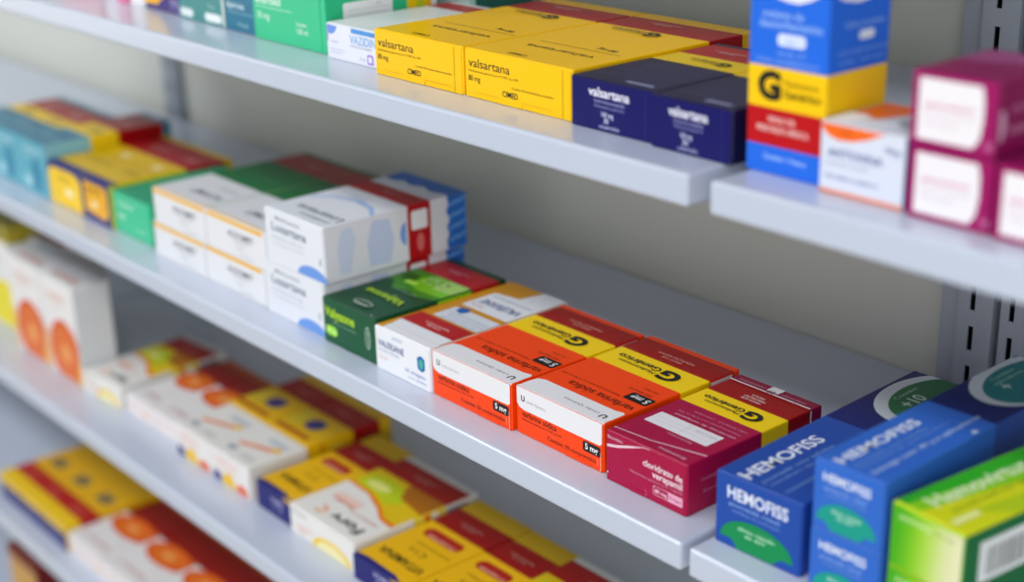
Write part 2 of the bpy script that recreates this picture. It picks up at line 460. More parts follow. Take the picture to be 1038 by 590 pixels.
carton('small white box with orange corner in front of the tall blue carton', ZA, -0.4560, -0.4048, -0.2785, 0.0368, 0.052, [(52, {'*': 'd3d7e2', 'T': 'c3c9d2', 'R': '4a4f86'})], 'd3d9e8', group=GA,
       F=[poly([(0.8, 35.8), (0.8, 33), (5, 29.6), (11, 28), (19, 28.6), (28, 31), (36, 34.6), (40, 35.8)], 'f06a1e'), tx('novo', 12, 31.5, 2.6, 'b03a08', b=.6),
          tx('ANTOXINA', 5, 19.6, 4.0, '4a5a96', w=33, b=1), tx('comprimidos revestidos', 4, 15.6, 1.7, '9aa3bd', w=26), tx('Uso adulto e pediátrico', 4, 8.5, 2.0, '5f6ea4', w=32, b=.4), tx('10mg', 39, 27, 3, '5f6ea4', b=.6),
          rect(0.7, 0.6, 50.5, 2.4, 'f08a62')],
       T=[poly([(1, 1), (34, 1), (40, 8), (34, 17), (1, 15)], 'd9dde4'), poly([(2, 16), (20, 18), (26, 34), (22, 50), (2, 50)], 'e4641c'), rect(1, 4, 14, 22, 'ecedf0'), poly([(30, 20), (50, 6), (50, 50), (36, 50)], '8f949b')])

def maroon(label, x0, z, y=-0.2815, x1=None):
    x1 = x1 or x0 + 0.0452
    lab = [(4, 3.2), (34, 3.2), (37.4, 8), (38.6, 16), (38.4, 26), (37, 32.2), (4, 32.2)]
    return carton(label, z, x0, x1, y, 0.0352, 0.062, [(62, MAR)], '9a1460', group=GA,
                  F=[poly(lab, 'e9e6ea'), tx('paracetamol', 8, 19.0, 2.8, 'd06a98', w=25, b=.6), tx('500 mg 20 comprimidos', 8, 15.4, 1.5, 'c9a2b6', w=26), tx('Uso adulto', 8, 11.0, 1.5, 'c9a2b6', w=18),
                     tx('20', 40, 4, 3.4, 'c878a6', b=.8)],
                  R=[tx('paracetamol', 12, 20, 4, 'c070a0', w=34, b=.7), tx('comprimidos', 10, 10, 4.4, 'd28ab2', w=30, b=.8), poly([(2, 8), (5, 8), (7, 15), (5, 22), (2, 22)], 'd8a6c4')],
                  T=[poly([(2, 30), (43, 44), (43, 60), (2, 60)], '9c4576')])
maroon('maroon box with white front panel, on top of another maroon box', -0.4022, ZA + 0.0354)
maroon('maroon box with white front panel, underneath another maroon box', -0.4012, ZA)
maroon('maroon box at the right edge of the picture, with nothing on top', -0.3535, ZA, y=-0.2835)

# ================================================================== middle shelf
GB = 'boxes on the middle shelf'
for i, (x0, x1, t) in enumerate(((-1.6560, -1.5855, 'blurred light teal box cut by the left edge of the picture'), (-1.5845, -1.5140, 'blurred light teal box, middle one of three'),
                                 (-1.5130, -1.4530, 'blurred light teal box touching the yellow and navy boxes'))):
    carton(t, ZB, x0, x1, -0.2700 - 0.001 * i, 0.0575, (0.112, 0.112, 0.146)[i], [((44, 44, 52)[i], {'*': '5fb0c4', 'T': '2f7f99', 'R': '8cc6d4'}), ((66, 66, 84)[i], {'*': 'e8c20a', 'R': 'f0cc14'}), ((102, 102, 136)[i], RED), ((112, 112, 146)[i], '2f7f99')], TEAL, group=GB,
           F=[poly([(24, 6), (46, 4), (50, 22), (44, 40), (34, 46), (26, 34)], '2f86a6'), tx('losartana', 8, 46, 5, 'c8e6ee', w=44, b=.8), tx('potássica', 8, 39, 4, 'a9d6e2', w=34, b=.6), rr(6, 6, 22, 18, 2, 'a5d4e0')],
           T=[poly([(6, 8), (52, 14), (57, 42), (20, 42)], '2a6f8d'), tx('losartana', 54, 24, 6, '7fb9cb', w=44, rot=180, b=.8)] + generic_mark(48, (54, 54, 68)[i], 0.7) + venda(32, (82, 82, 106)[i], 1.0))
def navy_yellow(label, x0, x1, F, y=-0.2715):
    w = (x1 - x0) * 1000
    carton(label, ZB, x0, x1, y, 0.0442, 0.137, [(11, {'*': '2b2a74', 'R': 'c9c010'}), (84, {'*': 'dcb50a', 'R': 'd3cc12'}), (128, {'*': 'a8141a'}), (137, 'e8c40c')], '2b2a74', F=F, group=GB,
           T=[tx('C', w - 10, 22, 5, '6a5208', rot=180, b=1), tx('vitamina C', w - 8, 40, 7, '7a5f08', w=w - 20, rot=180, b=.8), rect(6, 52, w - 6, 53, '7a5f08'), ell(w * .55, 66, 9, 5, 'e9d9a0')] + venda(w / 2, 104, 1.0))
navy_yellow('yellow fronted box with navy rim, touching the teal boxes', -1.4470, -1.3650,
            [poly([(0.7, 1), (75, 1), (75, 34), (62, 40), (16, 40), (5, 38), (0.7, 32)], 'f6cb1c'), tx('vitamina', 22, 29, 5, '8a6a0a', w=30, b=.8), rr(38, 14, 56, 22, 3, 'f7e9b0'), tx('1 g', 14, 12, 4, '8a6a0a', b=.6)])
navy_yellow('amber fronted box with navy rim, touching the mint box', -1.3642, -1.3090,
            [poly([(0.7, 10), (42, 6), (50, 12), (50, 36), (44, 40), (0.7, 40)], 'eeae10'), tx('vitamina', 4, 31, 6, '5a4208', w=34, b=1), tx('D', 6, 25, 4, '5a4208', b=.8), rr(14, 15, 28, 22, 3, 'f2dca0')])
carton('mint green box between the amber box and the white stack', ZB, -1.3082, -1.2320, -0.2680, 0.0412, 0.12, [(120, {'*': '2bae80', 'T': '1f9a70'})], '3cc292', group=GB,  # top is a darker copy of the mint, shade put into the colour
       F=[tx('omeprazol', 8, 28, 5, 'c4efdc', w=34, b=.8), tx('20 mg', 8, 15, 6, 'd6f4e8', w=16, b=1.2), tx('28 cápsulas', 44, 9, 3, 'b4e8d2', b=.6), rect(6, 36, 60, 36.6, '8fdcbf')], flap={'in': (.6, .6, .7, .5)})
for row, zz, pos in ((0, ZB, 'lower'), (1, ZB + 0.0332, 'upper')):
    for i, (x0, x1) in enumerate(((-1.2135, -1.1195), (-1.1187, -1.0212))):
        side = ('left', 'touching the mint box') if i == 0 else ('right', 'touching the white and blue cartons')
        dx = 0.0055 * row
        carton('white box with yellow top edge, %s row, %s' % (pos, side[1]), zz, x0 + dx, x1 + dx, -0.2745 + 0.0006 * i, 0.033, 0.165,
               [(60, 'dcdde1'), (122, '0f6a35'), (158, '9e1a1e'), (165, '0f5a33')], 'e2e3e8', group='white and yellow boxes in the two row stack',
               F=[rect(0.8, 28.4, 92.8, 32.1, 'eeb30c'), tx('ALDOMET', 36, 17.6, 5.4, '5a5e6c', w=42, b=1.0), tx('metildopa', 46, 14.2, 2.0, '9a9ea8', w=22), tx('250 mg', 48, 8.8, 2.2, 'a8acb6', w=12),
                  tx('30 comprimidos', 54, 3.4, 1.9, 'a8acb6', w=22)],
               T=([rect(.8, .8, 93, 3.0, 'eeb30c'), tx('ALDOMET', 84, 26, 8, '5a6070', w=50, rot=180, b=1.0), tx('metildopa', 82, 42, 3.4, '8f95a2', w=30, rot=180), rect(92.6, 2, 93.6, 163, 'a9c98a'),
                   tx('metildopa 250 mg', 80, 88, 5, '4f9a6c', w=44, rot=180, b=.5)] + venda(50, 138, 1.0, 'd8a8a4')), flap={'in': (.5, .5, .6, .4)})
for row, zz in ((0, ZB), (1, ZB + 0.0462)):
    blue_wave = [(117, 0.8)] + [(119 + 2.4 * math.sin(i * 1.35) + (1.5 if i % 2 else 0), 0.8 + 44.4 * i / 12) for i in range(13)] + [(117, 45.2)]
    sideF = [poly([(14, 5), (24, 4), (26, 16), (30, 30), (26, 41), (16, 40), (12, 24)], 'cad6ee'), poly([(42, 5), (62, 4), (66, 22), (62, 40), (46, 42), (40, 24)], 'c3d0ee'), ell(78, 24, 6, 9.5, '7aa0e0', 90, 270),
             ell(92, 14, 3.6, 8, 'd86a68', n=14), rr(83.5, 25, 99.5, 41, 2, 'eceef2'),
             poly([(139, .8), (119.5, .8), (118.5, 8), (121, 14), (119, 20), (122.5, 27), (118.5, 33), (121, 39), (119.5, 45.2), (139, 45.2)], '2a6cc4')] \
        + [band([(121, 6 + 10 * k), (127, 8 + 10 * k), (133, 8.5 + 10 * k), (139, 11 + 10 * k)], [(121, 9 + 10 * k), (127, 11.5 + 10 * k), (133, 12 + 10 * k), (139, 14 + 10 * k)], '5f96dc') for k in range(4)]
    carton('white carton with red band and blue wavy end, ' + ('under its twin' if row == 0 else 'on top of its twin'), zz, -1.0150 + 0.0062 * row, -0.9294 + 0.0045 * row, -0.2768, 0.046, 0.140,
           [(80, 'dfe2ea'), (103, 'b3161c'), (140, 'dfe2ea')], 'e0e3ec', group='white cartons with red band and blue wavy end',
           F=[tx('Medicamento', 16, 38, 3.2, '6a7a80', w=36, b=.3), tx('Losartana', 10, 28.4, 7.0, '5f6f86', w=50, b=.9), tx('potássica 50 mg', 10, 22, 2.4, 'a4aec2', w=44), tx('comprimidos revestidos', 10, 17, 2.0, 'b4bccd', w=46),
              ell(66, 0.8, 21, 9.5, '6a98e0', 0, 180), rect(78, 14, 79.4, 20, '5a9a6a')],
           T=[tx('Losartana', 80, 24, 8.5, '56645f', w=62, rot=180, b=.9), tx('potássica', 76, 12, 4.6, '6f7c80', w=40, rot=180, b=.5),
              band([(4, 40), (20, 52), (44, 58), (68, 54), (84, 44)], [(4, 44), (20, 57), (44, 63), (68, 59), (84, 48)], '9fbbe6'), tx('50 mg', 50, 68, 6, 'b9c7e2', w=24, rot=180, b=.4),
              poly([(0.8, 139), (0.8, 119), (14, 117), (24, 122), (36, 118), (50, 123), (64, 118), (78, 122), (88, 119), (88, 139)], '2a6cc4')] + venda(44, 92, .9, 'd89a98'),
           R=sideF, flap={'in': (.5, .9, .7, .4)})
# dark green herbal box
carton('dark green herbal box with lime leaf picture', ZB, -0.9288, -0.8580, -0.2785, 0.0372, 0.127, [(92, '0c4a2a'), (119, 'a8121c'), (127, '0b3a26')], '0c5233', group=GB,
       F=[tx('Valyanne', 2.6, 22.5, 8.0, 'b6e01c', w=40, b=1.2), tx('extrato seco de valeriana', 12, 17.8, 1.7, '8fb89a', w=32), rr(3, 7, 18.5, 15, 3.8, '9bdc3a'), tx('50 mg', 5.4, 9.6, 2.8, 'eaf7c8', w=11, b=.6),
          ell(60, 19, 3.4, 9, 'b9cfc2'), ell(60, 19, 2.7, 8.1, '0c5233'), tx('biolab', 61.4, 13, 2.4, 'cfdfd6', w=12, rot=90)],
       T=[poly([(0.8, 60), (10, 62), (22, 50), (40, 55), (52, 50), (70, 56), (70, 91), (0.8, 91)], '3c8a1c'), poly([(26, 66), (40, 60), (70, 62), (70, 91), (30, 91), (22, 80)], '74bf1e'), poly([(48, 70), (70, 72), (70, 91), (46, 91)], 'a4cf66')]
         + [ell(30 + 3.1 * (i % 9) + 1.2 * math.sin(i * 2.1), 76 + 4.2 * (i // 9) + 1.4 * math.sin(i * 1.7), 1.3, .9, ('d6dcc0', '5a6f3a', 'bfd09a')[i % 3], n=8) for i in range(27)]
         + [ell(14, 74, 9, 6, '2a6418'), tx('Valyanne', 62, 36, 8.4, 'b6e01c', w=48, rot=180, b=1.2), tx('extrato seco', 56, 50, 2.8, '7fae7c', w=32, rot=180), rr(20, 62, 36, 69, 3.4, 'a6e04a'),
            ell(38, 12, 11, 4.2, 'c4d4ca'), ell(38, 12, 10, 3.4, '14452c'), tx('biolab', 46, 10.6, 3, 'd6e2da', w=16, rot=180), tx('"', 66, 4, 4, 'e8eee8', rot=180, b=1)] + venda(36, 104, .85, 'e2a8a4'),
       R=[rect(58, .8, 91, 36, '8ad418')], flap={'in': (.6, .9, .7, .4), 'tab': (28, 42, 3, '0c5233')})
carton('white box with gold top and red panel beside the dark green box', ZB, -0.8565, -0.7898, -0.2802, 0.0345, 0.133, [(9, {'*': 'e3e5ea', 'T': 'e3e5ea'}), (133, {'*': 'c98a12', 'R': 'e3e5ea'})], 'e6e8ee', group=GB,
       F=[tx('VALERIANE', 3.4, 19.5, 5.0, '2f4a8a', w=32, b=1), tx('valeriana officinalis', 3.4, 15.8, 2.0, '7a8cb2', w=26), tx('50 mg', 5, 9.8, 2.2, 'd9a88a', w=9), tx('pasta', 22, 29, 2.4, '8a9cc4', w=12),
          poly([(52, 15), (57, 13.5), (60.5, 16), (60.5, 24), (56, 26), (51.5, 23.5)], '1f5fb0'), ell(56.2, 19.6, 2.6, 4, '3fae94'), tx('20 drágeas', 36, 8.6, 2.6, '7088c0', w=25), tx('uso adulto', 40, 4.2, 2.2, '8a9cc4', w=22)],
       T=[poly([(0.8, .8), (8, .8), (3, 21), (0.8, 21)], 'd79a1a'), poly([(7, 9), (66, 9), (66, 22), (4, 22)], 'e3e5ea'), rect(3, 21, 66, 41, 'b01a1e')]
         + venda(36, 28, .95, 'f0d0cc') + [poly([(14, 43), (66, 43), (66, 66), (14, 66)], 'd3d8e2'), rect(14, 66, 66, 72, 'c98a12'), poly([(12, 72), (66, 72), (66, 132), (40, 132), (36, 110), (12, 106)], 'dde0e6'),
            tx('valeriana officinalis', 64, 46, 2.0, '8a94ac', w=44, rot=180), tx('extrato seco 50 mg', 64, 51, 2.0, '8a94ac', w=40, rot=180), tx('conservar em local seco', 64, 56, 2.0, '8a94ac', w=46, rot=180), tx('VALERIANE', 62, 92, 8.4, '33508e', w=44, rot=180, b=1),
            tx('50 mg', 30, 80, 3.6, 'd09a80', w=14, rot=180), poly([(20, 60), (28, 58), (31, 64), (27, 69), (19, 67)], '2b62ac'), rect(16, 100, 62, 101, '7a8cb2')], flap={'in': (.5, .8, .7, .4)})

def orange_box(label, x0, x1, y, yaw=0.0):
    w = (x1 - x0) * 1000; k = w / 86
    F = [poly([(0.7, 34.3), (0.7, 22.5), (3, 19.6), (8, 18.4), (w - 3, 18.6), (w - 1.2, 20.4), (w - 1.0, 34.3)], 'e4e4e8'),
         tx('U', 5.2 * k, 24.6, 4.0, INK, w=3.6, b=2.4), tx('União Química', 10.5 * k, 24.7, 2.0, '9a9aa4', w=20 * k), tx('varfarina sódica', 6 * k, 13.8, 4.2, '2a0f05', w=35 * k, b=.2),
         tx('Medicamento genérico Lei nº 9.787, de 1999', 6 * k, 11.0, 1.5, '5a1a08', w=40 * k), tx('Contém: 30 comprimidos', 32 * k, 4.8, 3.0, '4a1606', w=47 * k),
         rr(67 * k, 10.2, 83.5 * k, 17.2, 1.4, '141416'), tx('5 mg', 75.2 * k, 12, 4.0, 'f2f2f2', w=12 * k, al='c', b=1.2), rect(w - 2.2, .8, w - 1.9, 14, 'ffd9c8'), rect(w - 5, 3.4, w - 4.8, 9, 'ffc0a0')]
    T = [poly([(1.5, .5), (w - 0.9, .5), (w - 0.9, 19), (w - 3, 20.8), (w - 10, 19.2), (8, 19.2), (2.4, 17), (1.2, 10)], 'e4e4e8'),
         tx('U', 80 * k, 10.2, 5.0, INK, w=5.2, rot=180, b=2.4), tx('União Química', 72 * k, 10.2, 2.6, '6a6a74', w=34 * k, rot=180),
         tx('varfarina sódica', 83 * k, 31.5, 7.0, '2a0f05', w=62 * k, rot=180, b=.25), tx('Medicamento genérico Lei nº 9.787, de 1999', 62 * k, 38, 2.0, '5a1a08', w=57 * k, rot=180),
         rr(64 * k, 37, 85 * k, 48, 1.8, '141416'), tx('5 mg', 83 * k, 45.2, 5.6, 'e8e8e8', w=16 * k, rot=180, b=1.2), tx('USO ADULTO', 78 * k, 52, 2.4, '6a1e08', w=22 * k, rot=180), tx('USO ORAL', 78 * k, 58, 2.0, '6a1e08', w=14 * k, rot=180)] \
        + generic_mark(62 * k, 82.5, 1.12, INK, gw=36) + venda(44 * k, 105, 1.15, 'e8a090')
    return carton(label, ZB, x0, x1, y, 0.0345, 0.127, [(1.4, {'*': ORG, 'T': 'e4e4e8'}), (69, ORG), (97, YELG), (121, {'*': '980602', 'R': 'c81c10'}), (127, ORG)], ORG, F=F, T=T, yaw=yaw, group='orange boxes with white edge',
                  R=[rect(98, 1.2, 119, 33, 'e6e2e0')], flap={'in': (.5, .9, .1, .4), 'tab': (50 * k, 72 * k, 3.4, ORG)})
orange_box('orange and white box, left of two, beside the gold topped white box', -0.7888, -0.7030, -0.2785, 0.3)
orange_box('orange and white box, right of two, beside the crimson box', -0.7010, -0.6165, -0.2755, -0.2)

carton('crimson box with white label window beside the orange boxes', ZB, -0.6105, -0.5415, -0.2788, 0.0345, 0.1245, [(66, MAG), (91, YELG), (113, '960406'), (124.5, '8c0638')], MAG, group=GB,
       F=[band([(1, 23.2), (10, 25.2), (20, 28.6), (33, 33.4), (38, 33.6)], [(1, 25.0), (10, 27.0), (20, 30.2), (33, 33.8), (38, 33.9)], 'e8c8d6'), tx('Biosintética', 1.8, 29.6, 2.2, 'e6c4d4', w=13),
          tx('cloridrato de', 65.5, 21.8, 4.2, 'f0d8e4', w=33, al='r', b=1.1), tx('verapamil', 65.5, 16.6, 4.4, 'f0d8e4', w=25, al='r', b=1.1), tx('Medicamento genérico Lei nº 9.787/99', 65.5, 13.6, 1.4, 'd898b6', w=44, al='r'),
          rr(41.5, 5.4, 66, 11.6, 1, 'e7a8c4'), rr(42, 5.8, 54, 11.2, .8, MAG), tx('80 mg', 43, 7.2, 2.6, 'f0d0e0', w=10, b=.8), tx('20 drágeas', 55, 7.4, 2.2, 'b03a72', w=10, b=.5),
          ell(1.8, 6, .7, .7, 'e8c8d6', n=10), band([(34, .6), (36, 3), (34.4, 6.6)], [(34.3, .6), (36.4, 3), (34.8, 6.6)], 'd8709c')],
       T=[band([(0.8, 5.6), (30, 8.2), (68, 17)], [(0.8, 6.4), (30, 9.0), (68, 18.2)], 'e6c4d4'), tx('Biosintética', 62, 6.4, 2.6, 'e2b8cc', w=22, rot=180), tx('Biosintética', 50, 24, 2.0, 'd8a0bc', w=20, rot=180),
          rr(6, 26.5, 59, 43, 1, 'e4e1e6'), rect(9, 32, 56, 32.25, 'b4b0ba'), rect(9, 36.5, 56, 36.75, 'b4b0ba'), rect(34, 28, 34.25, 41, 'b4b0ba'), tx('Nome do paciente', 57, 39, 1.6, '9a96a2', w=18, rot=180),
          tx('cloridrato de verapamil', 64, 48, 2.4, 'dca8c2', w=50, rot=180, b=.4), tx('Medicamento genérico Lei nº 9.787, de 1999', 64, 53, 1.7, 'cf8fb0', w=52, rot=180), tx('USO ADULTO   USO ORAL', 64, 58.5, 1.9, 'cf8fb0', w=44, rot=180)]
         + generic_mark(51, 78, .95, INK, gw=36) + venda(34, 97, 1.0, 'f0d0cc', lines=('VENDA SOB', 'PRESCRIÇÃO', 'MÉDICA'))
         + [rect(.6, 112.4, 68.4, 113.8, 'eadfe2'), rr(30, 115.5, 40, 123, .6, 'e8e4e8'), tx('20', 37.6, 117, 4.2, '7a2a52', w=6, rot=180, b=.6), tx('comprimidos', 62, 117.6, 2.4, 'd898b4', w=20, rot=180), tx('revestidos', 28, 117.6, 2.4, 'd898b4', w=22, rot=180)],
       R=[rect(112.4, .6, 113.8, 33.8, 'eadfe2'), tx('cloridrato de verapamil 80 mg', 12, 20, 2.6, 'c8709a', w=44), tx('Biosintética', 14, 12, 2.2, 'c8709a', w=22)],
       flap={'in': (.7, .9, .7, .4), 'tab': (22, 34, 3, MAG)})

# ointment cartons
def hemo(label, x0, x1, y, z, h, d, yaw, teal, grp):
    w = (x1 - x0) * 1000; k = w / 61; kh = h / 0.0455
    g = '118a4c' if not teal else '169888'
    F = [tx('HEMOFISS', 8.5 * k, (31.5 if not teal else 32.5) * kh, (7.4 if not teal else 5.6) * kh, 'e2e9f6', w=(43 if not teal else 41) * k, b=1.2), tx('pomada retal', 10 * k, 27.0 * kh, 2.4, '8fb0e6', w=36 * k, b=.3), tx('cloridrato de cinchocaína', 12 * k, 23.4 * kh, 1.9, '7a9edc', w=34 * k),
         ell(30 * k, 6.0 * kh, 26 * k, 14.5 * kh, g, 0, 180), poly([(12 * k, 6.0 * kh), (48 * k, 6.0 * kh), (44 * k, 3.0 * kh), (42 * k, 1.0), (16 * k, 1.0), (15 * k, 3.0 * kh)], g),
         tx('alívio rápido', 17 * k, 13.4 * kh, 2.4, 'bfe8d0', w=26 * k, b=.5), tx('da dor', 22 * k, 10.2 * kh, 2.2, 'bfe8d0', w=15 * k, b=.5)]
    D = d * 1000
    T = [tx('HEMOFISS', 21.5 * k, 3, 9.5 * k, 'e4eaf6', w=71, rot=90, b=1.2), tx('pomada uso adulto', 30 * k, 5, 3.0 * k, '7f9fd8', w=66, rot=90, b=.3), tx('cloridrato de policresuleno', 35.5 * k, 5, 2.6 * k, '7f9fd8', w=80, rot=90)]
    if teal:
        T += [tx('bisnaga com 30 g e aplicadores', 34, 5, 3.2, 'b4c8ea', w=98, rot=90, b=.8), ell(42, 84, 1.4, 2.4, 'd2def2')]
        oval = (25, 167, 27, 46, 22.5, 41, '1d8284')
    else:
        T += [rr(44, 4, 46.5, 80, 1, '4d70b4')]
        oval = (34, 166, 31, 44, 25.5, 38, '1f7444')
    cu_, cv_, ra, rb, ga, gb, gc = oval
    T += [ell(cu_, cv_, ra, rb, 'dfe5ea', n=40), ell(cu_ + 2.5, cv_ + 2, ga, gb, gc, n=40), tx('+10' if not teal else '+', 31 if not teal else 26, 146, 9, 'd2ecdc', rot=90, b=1.2),
          tx('Contém', 18.5 if not teal else 12, 150, 3.0, 'a9d6bc', w=24, rot=90, b=.5), tx('aplicadores', 36 if not teal else 17, 146, 3.0, 'a9d6bc', w=30, rot=90, b=.5)]
    # keep the ellipse on the panel
    T = [(t[0], [(min(max(u, .8), w - .8), min(max(v, .8), D - .8)) for u, v in t[1]], t[2]) if t[0] == 'p' else t for t in T]
    F = [(t[0], [(min(max(u, .9), w - .9), min(max(v, .9), h * 1000 - .9)) for u, v in t[1]], t[2]) if t[0] == 'p' else t for t in F]
    top = HB if not teal else '2f66c4'
    return carton(label, z, x0, x1, y, h, d, [(101, {'*': top}), (D, {'*': HB, 'T': HN})], HB if not teal else '2f66c4', F=F, T=T, yaw=yaw, group=grp, name='ointment_box', cat='ointment box',
                  flap={'in': (.5, .7, .6, .4)})
hemo('blue ointment box with green oval, beside the crimson box', -0.5128, -0.4522, -0.2840, ZB, 0.0455, 0.198, 2.2, False, GB)
hemo('blue ointment box with teal half oval, underneath its twin', -0.4420, -0.3975, -0.2880, ZB, 0.0402, 0.195, 1.2, True, GB)
hemo('blue ointment box with teal half oval, on top of its twin', -0.4422, -0.3977, -0.2872, ZB + 0.0404, 0.0402, 0.195, 1.2, True, GB)

def lime_box(label, x0, x1, y, z, yaw, top):
    h, w = 0.0362, (x1 - x0) * 1000
    cols = ['44aa12', '58b216', '6cba1a', '80c222', '94ca34', 'a6d04a', 'b6d464', 'c4d880', 'cfda98', 'd8dca8', 'dedeb2', 'e0e0b8']
    n = len(cols)
    F = []
    for i, c in enumerate(cols):                 # printed fade from green to cream
        a0, a1 = .9 + (w - 1.9) * i / n, .9 + (w - 1.9) * (i + 1) / n
        b0, b1 = min(a0 + 3, w - 1), min(a1 + 3, w - 1)
        F.append(poly([(a0, .9), (a1, .9), (b1 if i < n - 1 else w - 1, 35), (b0 if i else .9, 35)], c))
    F += [
         tx('pomada', 6, 29, 3, 'd6ecb0', w=20, b=.5), tx('uso retal', 28, 29.4, 2.2, '8a9a58', w=12)]
    T = [poly([(.9, 1), (7, 1), (20, 129), (.9, 129)], '2fae1c'), poly([(7, 1), (16, 1), (32, 129), (20, 129)], '86cc18'), tx('Hemovirtus', 18.5, 12, 10.5, 'dfeec0', w=74, rot=90, b=1.4), tx('pomada retal com aplicadores', 27, 14, 3.4, '7a9a14', w=80, rot=90, b=.3),
         poly([(32, 24), (45.2, 40), (45.2, 129), (38, 129)], 'b4cc14'), rect(32, 5, 36, 24, 'e8eea0')]
    st = None
    if top:
        st = ('R', [rect(11, 6, 52, 29, 'eef0ee')] + [rect(16 + x, 9, 16 + x + wd, 25, '6a6f70') for x, wd in ((0, 1), (2, .6), (3.6, 1.4), (6, .5), (7.4, .9), (9.4, .5), (11, 1.3), (13.4, .6), (15, 1), (17, .5), (18.4, 1.4), (21, .6), (22.6, 1), (25, .6), (26.6, 1.2), (29, .5))],
              'white barcode label')
    return carton(label, z, x0, x1, y, h, 0.130, [(130, {'*': '0f7a3a', 'T': 'd3d814', 'R': '0e6a34', 'L': '3fae22'})], '8cc81c', F=F, T=T, yaw=yaw, name='ointment_box', cat='ointment box', group=GB, sticker=st)
lime_box('lime green ointment box underneath the barcode labelled one', -0.3948, -0.3482, -0.2870, ZB, -6, False)
lime_box('lime green ointment box with barcode label, on top of another', -0.3942, -0.3476, -0.2875, ZB + 0.0364, -6, True)

# ================================================================== third shelf
GC = 'boxes on the third shelf'
carton('white carton with yellow foot cut by the left edge of the picture', ZC, -1.7550, -1.6765, -0.2420, 0.108, 0.050, [(50, 'dededf')], 'e2e2e2', group=GC, F=[poly([(1, 1), (77, 1), (77, 58), (60, 62), (30, 54), (1, 58)], 'e8d81c'), tx('pó oral', 20, 80, 7, 'c8a8a0', b=.6)])
carton('flat olive yellow box lying on the far white carton', ZC + 0.1082, -1.7560, -1.6800, -0.2380, 0.022, 0.044, [(44, 'a8992c')], 'b4a530', group=GC, F=[rect(4, 5, 70, 14, '8a7c20')])
def orange_slice(u, v, ru, rv, a0=0, a1=360, rot=0):
    return [ell(u, v, ru, rv, 'd2470c', a0, a1, rot=rot), ell(u, v, ru * .86, rv * .86, 'de6a1c', a0, a1, rot=rot), ell(u, v, ru * .3, rv * .3, 'ea9a50', a0, a1, rot=rot)]
def clamp(items, w, h):
    return [(t[0], [(min(max(u, .9), w - .9), min(max(v, .9), h)) for u, v in t[1]], t[2]) if t[0] == 'p' else t for t in items]
def stand(label, x0, x1, y, F=None):
    w = (x1 - x0) * 1000
    carton(label, ZC, x0, x1, y, 0.1160, 0.0430, [(43, {'*': 'd9dadb', 'R': 'd4d7da'})], 'e6e4e4', flap=None, group='standing white cartons with orange slices',
           F=clamp(orange_slice(w * .58, 30, w * .47, 40), w, 115.2) + [poly([(w - 12, 1), (w - 1, 1), (w - 1, 40), (w - 6, 22)], 'f2b41c'), rect(1, 1, 8, 50, 'f0a030'), tx('vitamina C', 16, 92, 8, 'e8b4a4', w=w - 34, b=.8), tx('1 g', 30, 82, 6, 'e8b4a4', b=.5)],
           T=[rect(10, 8, w - 10, 16, 'c8a49c'), tx('vitamina C', w - 14, 20, 6, 'b89a94', w=w - 30, rot=180)])
stand('white carton with orange slice standing upright, left one of two', -1.6370, -1.5480, -0.2590)
stand('white carton with orange slice standing upright, right one of two', -1.5465, -1.4620, -0.2585)
carton('white carton with red print standing behind the orange slice cartons', ZC, -1.6900, -1.6050, -0.2120, 0.114, 0.060, [(60, 'd9d9da')], 'dddddf', group=GC, T=[rect(8, 10, 78, 20, 'a8483a'), rect(8, 30, 70, 36, 'b48a80')])
def slice_box(label, z, x0, x1, y, h, d, grp, yaw=0, cut=48):
    w = (x1 - x0) * 1000; D = d * 1000
    carton(label, z, x0, x1, y, h, d, [(cut + 32, 'e0dddd'), (D - 12, '8e180e'), (D, 'b0521a')], 'e8e2e2', group=grp, yaw=yaw,
           F=[tx('vitamina C', 8, h * 500, 4, 'eab4a8', w=w - 30, b=.7), ell(w - 12, h * 400, 6, 4, 'f0c4a8')],
           T=[poly([(w * .30, cut + 14), (w - 2, cut + 4), (w - 2, cut + 34), (w * .3, cut + 34)], 'c8641a')] + clamp(orange_slice(w * .54, cut + 18, w * .5, 19), w, D - 1) + [tx('vitamina C', w - 8, 18, 6, 'b87a70', w=w - 22, rot=180, b=.8), tx('1 g', w - 12, 32, 4, 'c49a90', rot=180)])
